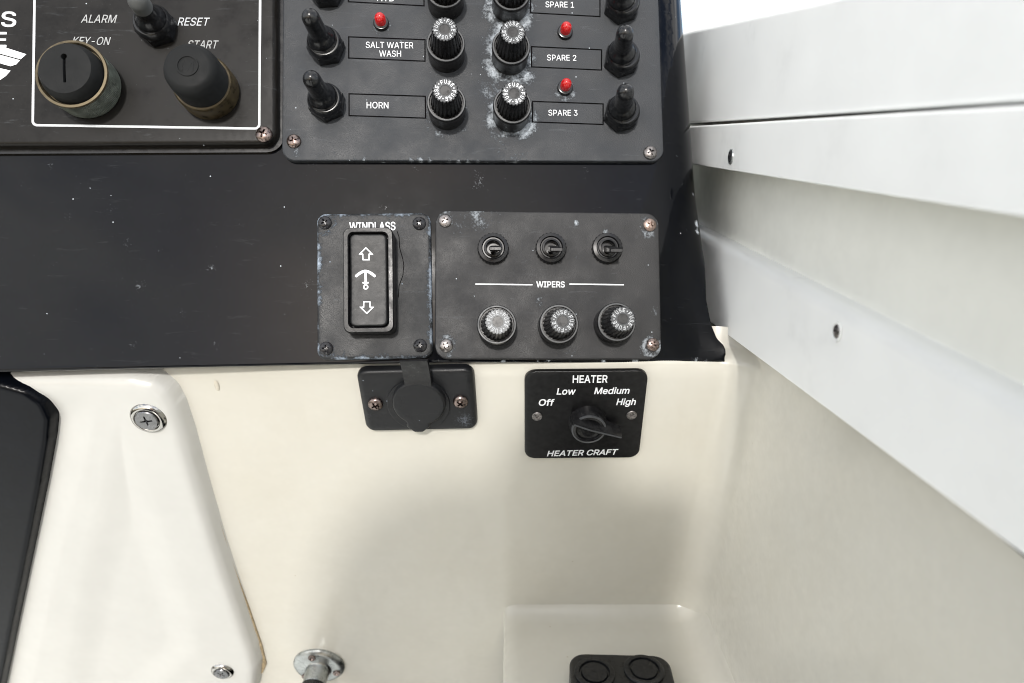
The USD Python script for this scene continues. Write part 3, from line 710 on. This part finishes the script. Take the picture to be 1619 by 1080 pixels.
for p, tipc in (((779.5, 394), (783, 393)), ((870.5, 393.5), (880, 394.5)), ((959, 393.5), (975, 396))):
    a, b = fr.loc(p, T); H = 0.0150
    q = fr.loc(tipc, T + H)
    k = 96; tt = np.arange(k) * 2 * math.pi / k
    def kn(r, z_): rr = r - (0.00025 if r > .0070 else 0) * (np.arange(k) // 2 % 2); return np.column_stack([rr * np.cos(tt), rr * np.sin(tt), np.full(k, z_)])
    nut = loft([kn(.0073, 0), kn(.0073, .0022), kn(.0068, .0031), kn(.0054, .0034), kn(.0049, .0026), kn(.0044, .0026), kn(.0042, .0036), kn(.0034, .0038), kn(.0031, .0030), kn(.0030, .0002)])
    s = part(vp, 'paddle_switch', moved(nut, a, b, T), 'black_gloss', smooth=30)
    d = q - np.array([a, b])
    rings = []
    for z_, f_, wx, wy in ((0.0005, 0.03, .0014, .0016), (.004, .27, .0014, .0016), (.0075, .5, .0017, .0015), (.0115, .76, .0024, .0012), (H - .0003, .98, .0028, .0008), (H, 1.0, .0026, .0006)):
        rings.append(lift(rrect(2 * wx, 2 * wy, min(wx, wy) * .6, 4), z_ + T) + [a + d[0] * f_, b + d[1] * f_, 0])
    part(s, 'lever', loft(rings), 'black_plastic', smooth=40)

# ------------------------------------------------------------------ outlet with closed cap, under the dashboard
T = 0.0045
ol, fr, w, h = panel('power_outlet', 'black rectangular outlet plate with closed round cap and strap', 'outlet', WALL, [(566, 587), (752, 584), (752, 680), (574, 685)], T, 0.0048, 0.0026, 'outlet_look', [(590, 665, .006, .18, 0), (735, 665, .006, .2, 0)], ds=0.002)
c = fr.loc((662, 639), T)
part(ol, 'cap_seat', moved(lathe([(.0150, 0), (.0149, .0010), (.0145, .0012), (0, .0012)], 56), *c, T), 'outlet_look', smooth=40)
q = fr.loc((662, 639), T + .004)
capP = Point(*q).buffer(.0126, 24).union(Polygon([fr.loc(p, T + .004) for p in ((641, 672), (682, 672), (668, 682), (656, 682))]).buffer(-.0006).buffer(.0012))
capP = capP.buffer(.002).buffer(-.002)
part(ol, 'cap', sheet(capP, roundedge(T + .0045, .0012), .002, insets=(.0002, .0006, .0012), base=T + .0008), 'outlet_look', smooth=40)
bs = np.array([fr.loc(p, T) for p in ((641, 577), (682, 577), (681, 609), (642, 609))])
xs_ = (bs[:, 0].min(), bs[:, 0].max())
rows = []
y0, y1 = bs[:, 1].min(), WALL.loc((660, 566), T + .006)[1] - (fr.O - WALL.O) @ WALL.u
for i in range(13):
    k = i / 12
    yy = y0 + (y1 - y0) * k
    hh = T + .0042 + .0045 * k ** 2
    rows.append([(xs_[0], yy, hh - .0014), (xs_[0] + .0003, yy, hh), (xs_[1] - .0003, yy, hh), (xs_[1], yy, hh - .0014)])
part(ol, 'strap', loft([np.array(r) for r in rows]), 'black_plastic', smooth=35)
for p in ((594, 638), (728, 634.5)): screw(ol, fr, p, T, 0.0036, 'bronze_screw', hh=.0024)

# ------------------------------------------------------------------ heater control
T = 0.0022
hp, fr, w, h = panel('heater_control', 'black rounded plate labelled HEATER with a pointer knob', 'heater control', WALL, [(832, 586), (1025, 588), (1010.5, 722), (827, 727)], T, 0.0052, 0.0005, 'heater_look', ds=0.002)
words(hp, fr, 'HEATER', (933, 599), 55, 12, T, bold=True)
words(hp, fr, 'Low', (895.5, 618.5), 29, 10, T, bold=True, shear=.15)
words(hp, fr, 'Medium', (968, 617.5), 55, 10, T, bold=True, shear=.15)
words(hp, fr, 'Off', (864, 636), 24, 10, T, bold=True, shear=.15)
words(hp, fr, 'High', (990.5, 635), 30, 10, T, bold=True, shear=.15)
words(hp, fr, 'HEATER CRAFT', (921, 715.5), 110, 8.5, T, bold=True, shear=.25, ang=1.2)
for p in ((849, 658), (998.5, 656)): screw(hp, fr, p, T, 0.0025, 'grey_screw', hh=.0006, flat=True)
a, b = fr.loc((929, 666), T)
kb = part(hp, 'control_knob', moved(lathe([(.0094, 0), (.0094, .0012), (.0090, .0026), (.0087, .0056), (.0080, .0066), (.0064, .0068), (.0058, .0058), (.0040, .0056), (.0036, .0072), (0, .0074)], 56), a, b, T), 'black_gloss', smooth=35)
part(kb, 'knob_rim', moved(lathe([(.0084, .0060), (.0083, .0067), (.0077, .0069), (.0074, .0066)], 56), a, b, T), 'worn_edge', smooth=40)
p0, p1 = fr.loc((906, 670), T + .0095), fr.loc((983, 691), T + .0085)
dv = p1 - p0; L = np.linalg.norm(dv); an_ = math.degrees(math.atan2(dv[1], dv[0]))
pts = []
for x_, yw, z_ in ((0, .0014, .001), (0, .0005, .0095), (L * .30, .0036, 0.001), (L * .34, .0010, .0100), (L * .97, .0018, .002), (L, .0004, .0085)):
    pts += [(x_, yw, z_), (x_, -yw, z_)]
part(kb, 'pointer', moved(rotz(manifold_mesh(manifold3d.Manifold.hull_points(np.array(pts))), an_), p0[0], p0[1], T + .0005), 'black_gloss', smooth=25)
ed = np.array([(x_, y_, z_) for x_, z_ in ((L * .02, .0098), (L * .34, .01032), (L * .99, .0088)) for y_ in (-.00035, .00035)])
part(kb, 'pointer_edge', moved(rotz(tm(np.vstack([ed, ed - [0, 0, .0006]]), [(0, 2, 3), (0, 3, 1), (2, 4, 5), (2, 5, 3), (0, 6, 8), (0, 8, 2), (2, 8, 10), (2, 10, 4), (1, 3, 9), (1, 9, 7), (3, 5, 11), (3, 11, 9)]), an_), p0[0], p0[1], T + .0005), 'worn_edge', smooth=False)

# ------------------------------------------------------------------ left: moulded white cover and dark pod
def wpoly(pts, h): return Polygon([WALL.loc(p, h) for p in pts])
CH = 0.009
cp = [(-180, 590), (0, 588), (120, 588), (205, 590), (245, 598), (270, 614), (285, 640), (300, 685), (322, 765), (350, 860), (385, 965), (405, 1025), (411, 1050), (408, 1080), (395, 1130), (300, 1190), (-180, 1190)]
cv = wpoly(cp, CH * .6).buffer(.004, 16).buffer(-.014, 16).buffer(.010, 16)
cover = thing('moulded_cover', 'white moulded cover with two cup screws, left under the dashboard', 'cover', WALL)
rl = np.array([WALL.loc(p, CH) for p in ((170, 600), (150, 690), (95, 900), (55, 1080), (30, 1190))])
rgl = LineString(rl)
rr_ = np.array([WALL.loc(p, CH) for p in ((190, 655), (255, 800), (312, 985), (318, 1035))])
inn = Polygon([*rr_, WALL.loc((230, 1110), CH), WALL.loc((90, 1110), CH), WALL.loc((122, 900), CH), WALL.loc((170, 700), CH)])
def cov_h(p, d):
    R = .0075
    h = CH - R + np.sqrt(np.maximum(R * R - (R - np.minimum(d, R)) ** 2, 0))
    pts_ = shapely.points(p)
    xr = np.interp(p[:, 1], rl[::-1, 1], rl[::-1, 0])
    left = np.clip(xr - p[:, 0], 0, 1)
    s = np.sqrt(left ** 2 + .005 ** 2) - .005
    ramp = np.clip((WALL.loc((0, 600))[1] - p[:, 1]) / .02, 0, 1)
    ramp = ramp * ramp * (3 - 2 * ramp)
    h = h - s * .20 * ramp
    di = np.where(shapely.contains_xy(inn, p[:, 0], p[:, 1]), shapely.distance(pts_, inn.boundary), 0)
    g = np.clip(di / .022, 0, 1)
    return np.maximum(h - .0020 * g * g * (3 - 2 * g), np.minimum(h, .001))
part(cover, 'shell', relief_grid(cv, cov_h, .0012, .004, 1.6), 'cover_white', smooth=True)
gl = [(292, 655), (310, 722), (330, 792), (356, 876), (386, 962), (404, 1020), (411, 1048), (407, 1062)]
wd = [.0004, .0004, .0005, .0005, .0007, .0014, .0014, .0008]
L_, R2 = [], []
for p, w_ in zip(gl, wd):
    q = WALL.loc(p); L_.append(q + [.0018, 0]); R2.append(q + [.0027 + w_ * 1.3, 0])
part(cover, 'sealant_bead', flat_relief(Polygon(L_ + R2[::-1]), -.0005, .0010), 'sealant_brown', label='brown stained sealant along the right edge')
for p, r in (((233, 664), .0088), ((351, 1064), .0074)):
    h0 = CH - .0008
    q = WALL.loc(p, h0 + .002)
    s = part(cover, 'cup_washer', moved(lathe([(r, -.003), (r, .0003), (r * .97, .0010), (r * .88, .0020), (r * .76, .0026), (r * .68, .0025), (r * .64, .0018), (0, .0016)], 60), *q, h0), 'steel', smooth=60)
    part(s, 'screw', moved(screw_head(r * .62, .0015, slot=.16, ang=rng.uniform(0, 60), flat=True), *q, h0 + .0017), 'dark_steel', smooth=35)

PH = .0125
pod = thing('dark_pod', 'smooth dark navy black moulding cut off by the left edge', 'pod', WALL)
pp = wpoly([(u - 13, v) for u, v in [(-200, 590), (-40, 597), (20, 600), (62, 612), (88, 630), (99, 655), (96, 690), (84, 760), (62, 870), (40, 975), (18, 1085), (-10, 1220), (-200, 1220)]], .009).buffer(-.007, 16).buffer(.007, 16)
part(pod, 'shell', relief_grid(pp, lambda p, d: roundedge(PH, .003)(p, d), .001, .006, 4.0), 'pod_look', smooth=True)

# ------------------------------------------------------------------ lower right: button box; lower middle: cable fitting
SH = Frame([CAM[0], 0, W0[2] + zsf], [1, 0, 0], [0, 1, 0], [0, 0, 1])
BH = .011
q = [SH.loc(p, BH) for p in ((895, 1037), (1050, 1029))]
bw = q[1][0] - q[0][0]; by = (q[0][1] + q[1][1]) / 2
bfr = spin(SH.at((q[0][0] + q[1][0]) / 2, by - .0475), -2)
bx = thing('button_box', 'black box with two round buttons sitting on the cream shelf', 'control box', bfr)
part(bx, 'case', sheet(Polygon(rrect(bw, .095, .0085)), roundedge(BH, .0018), .004, insets=(.0003, .0009, .0018), base=0), 'box_look', smooth=40)
for u, v in ((940, 1066), (1018, 1061)):
    q = bfr.loc((u, v), BH)
    b_ = part(bx, 'push_button', moved(lathe([(.0105, 0), (.0104, .0012), (.0098, .0017), (.0080, .0017), (.0076, .0006), (.0070, .0006), (.0066, .0016), (0, .0020)], 48), *q, BH), 'black_rubber', smooth=40)

q = WALL.loc((505, 1050))
ff = thing('cable_fitting', 'round metal flange with a black cable gland on the console face', 'cable fitting', WALL.at(*q))
part(ff, 'flange', lathe([(.0165, 0), (.0165, .0012), (.0150, .0028), (.0128, .0034), (.0090, .0038), (.0078, .0050), (.0072, .0140), (.0068, .0145), (0, .0145)], 60), 'dull_steel', smooth=40)
part(ff, 'gland', lathe([(.0066, .0140), (.0078, .0150), (.0080, .0230), (.0074, .0240), (.0060, .0245), (.0055, .0500), (0, .0500)], 48), 'black_rubber', smooth=40)
for A in (100, 220, 340):
    part(ff, 'screw', moved(screw_head(.0024, .0010, flat=True, slot=.3), .0122 * math.cos(math.radians(A)), .0122 * math.sin(math.radians(A)), .0033), 'bronze_screw')
# sealant in the joint between the lower side board and the console
js = thing('joint_sealant', 'brown stained sealant where the lower side board meets the console', 'sealant', SIDE)
q0 = [SIDE.loc(p, -.002) for p in ((1112, 503), (1150, 530), (1180, 553), (1200, 571), (1216, 586))]
w_ = [.0008, .0010, .0009, .0006, .0002]
pl = Polygon([p + [0, .0006] for p in q0] + [p - [0, k_] for p, k_ in zip(q0, w_)][::-1])
part(js, 'bead', flat_relief(pl, -.0088, -.006), 'sealant_brown')

fl = thing('cockpit_floor', 'cream cockpit floor below the console', 'floor', Frame([-.9, -1.2, 0], [1, 0, 0], [0, 1, 0], [0, 0, 1]))
stage.GetPrimAtPath(fl).SetCustomDataByKey('kind', 'structure')
part(fl, 'deck', trimesh.creation.box(bounds=[[-2.6, -3.0, -.06], [0.9, 1.65, 0]]), 'coaming_cream', smooth=False)

# ------------------------------------------------------------------ the photographer, whose shadow and reflection lie on the console
def blob(bones, size=.012):
    """Bones: chains of (point, radius); every bone is the hull of two spheres, all joined into one smooth body."""
    ms = []
    for (p, r), (q, t) in bones:
        ms.append(manifold3d.Manifold.batch_hull([manifold3d.Manifold.sphere(r, 20).translate(list(p)), manifold3d.Manifold.sphere(t, 20).translate(list(q))]))
    m = manifold3d.Manifold.batch_boolean(ms, manifold3d.OpType.Add).refine_to_length(size)
    m = manifold_mesh(m); m.merge_vertices()
    return trimesh.smoothing.filter_taubin(m, iterations=12)
plain('skin', (0.45, 0.28, 0.20), 0.5, var=0.08)
plain('dark_cloth', (0.02, 0.022, 0.028), 0.9, var=0.2)
plain('dark_hair', (0.02, 0.014, 0.01), 0.6)
plain('camera_black', (0.012, 0.012, 0.012), 0.45)
back = -0.004
CF = Frame(CAM + FWD * back, RIGHT, UPV, -FWD)
ph = thing('photo_camera', 'black photo camera with a wide lens held up to the photographer\'s eye', 'camera', CF)
part(ph, 'lens', lathe([(.022, .006), (.031, 0), (.034, 0), (.036, .045), (.036, .05), (.036, .095), (0, .095)], 56), 'camera_black', smooth=40)
body = loft([lift(rrect(.128, .088, .014), .092) + [.012, -.006, 0], lift(rrect(.134, .096, .016), .096) + [.012, -.006, 0], lift(rrect(.134, .096, .016), .140) + [.012, -.006, 0], lift(rrect(.126, .088, .014), .146) + [.012, -.006, 0]])
part(ph, 'body', body, 'camera_black', smooth=40)
part(ph, 'prism', loft([lift(rrect(.056, .036, .01), .094) + [0, .052, 0], lift(rrect(.060, .040, .01), .142) + [0, .050, 0]]), 'camera_black', smooth=40)
def cw(a, b, c_): return CF.O + RIGHT * a + UPV * b - FWD * c_
BODY = Frame([-0.13, -0.55, 0.0], [1, 0, 0], [0, 1, 0], [0, 0, 1])
o = BODY.O
hd = np.array([-.055, -.225, 1.325])
sl, sr = np.array([-.36, -.46, 1.15]), np.array([-.01, -.47, 1.15])
nk = np.array([-.14, -.39, 1.20])
hipl, hipr = np.array([-.55, -.62, .92]), np.array([-.38, -.70, .90])
el, er = np.array([-.28, -.22, 1.00]), np.array([.02, -.30, .99])
wl, wr = cw(-.075, -.075, .10), cw(.045, -.065, .155)
kl_, kr_ = np.array([-.57, -.52, .49]), np.array([-.36, -.60, .48])
al, ar = np.array([-.58, -.60, .08]), np.array([-.34, -.68, .08])
bones = [((hd + [0, .01, .02], .085), (hd + [0, -.02, .03], .088)), ((hd + [0, .03, -.05], .055), (hd, .08)), ((hd + [0, -.03, -.06], .055), (nk, .06)),
         ((nk, .07), (sl, .065)), ((nk, .07), (sr, .065)), ((sl, .075), (hipl, .10)), ((sr, .075), (hipr, .10)), ((nk + [0, -.05, -.1], .11), ((hipl + hipr) / 2, .12)),
         ((sl, .058), (el, .045)), ((el, .043), (wl, .028)), ((sr, .058), (er, .045)), ((er, .043), (wr, .028)),
         ((hipl, .10), (kl_, .062)), ((kl_, .06), (al, .042)), ((hipr, .10), (kr_, .062)), ((kr_, .06), (ar, .042)),
         ((al, .045), (al + [0, .17, -.045], .032)), ((ar, .045), (ar + [0, .17, -.045], .032))]
bones += [((hd + [0, .085, -.015], .013), (hd + [0, .075, .02], .01)), ((hd + [.085, 0, 0], .018), (hd + [.085, -.01, .03], .018)), ((hd + [-.085, 0, 0], .018), (hd + [-.085, -.01, .03], .018))]
for wst, side in ((wl, -1), (wr, 1)):
    pal = wst + UPV * .035 + FWD * .02 - RIGHT * side * .004
    bones.append(((wst, .026), (pal, .027)))
    for k in range(4):
        k1 = pal + UPV * (.02 + .004 * k) + FWD * (.028 - .014 * k) * 1 + RIGHT * side * .006
        k2 = k1 + UPV * (.016 - .002 * k) - RIGHT * side * .022 + FWD * .004
        k3 = k2 - RIGHT * side * .022
        bones += [((pal, .016), (k1, .010)), ((k1, .0095), (k2, .0088)), ((k2, .0088), (k3, .008))]
    th = pal - FWD * .03 - RIGHT * side * .018
    bones += [((wst, .018), (th, .011)), ((th, .011), (th + UPV * .03 - RIGHT * side * .012, .009))]
bones = [((p - o, r), (q - o, t)) for (p, r), (q, t) in bones]
pe = thing('person', 'person in dark clothes leaning in with a camera, seen as shadow and reflection', 'person', BODY)
bm = blob(bones)
part(pe, 'body', bm, 'skin', smooth=True)
cl = [b for b in [((nk, .08), (sl, .078)), ((nk, .08), (sr, .078)), ((sl, .086), (hipl, .112)), ((sr, .086), (hipr, .112)), ((nk + [0, -.05, -.1], .12), ((hipl + hipr) / 2, .13)),
      ((sl, .070), (el, .057)), ((el, .056), (el * .25 + wl * .75, .043)), ((sr, .070), (er, .057)), ((er, .056), (er * .25 + wr * .75, .043)),
      ((hipl, .112), (kl_, .076)), ((kl_, .075), (al, .060)), ((hipr, .112), (kr_, .076)), ((kr_, .075), (ar, .060))]]
part(pe, 'clothes', blob([((p - o, r), (q - o, t)) for (p, r), (q, t) in cl], .02), 'dark_cloth', smooth=True)
hr = [((hd + [0, -.015, .04], .094), (hd + [0, -.03, .03], .092)), ((hd + [0, -.04, 0], .088), (hd + [0, -.035, .03], .09))]
part(pe, 'hair', blob([((p - o, r), (q - o, t)) for (p, r), (q, t) in hr], .014), 'dark_hair', smooth=True)
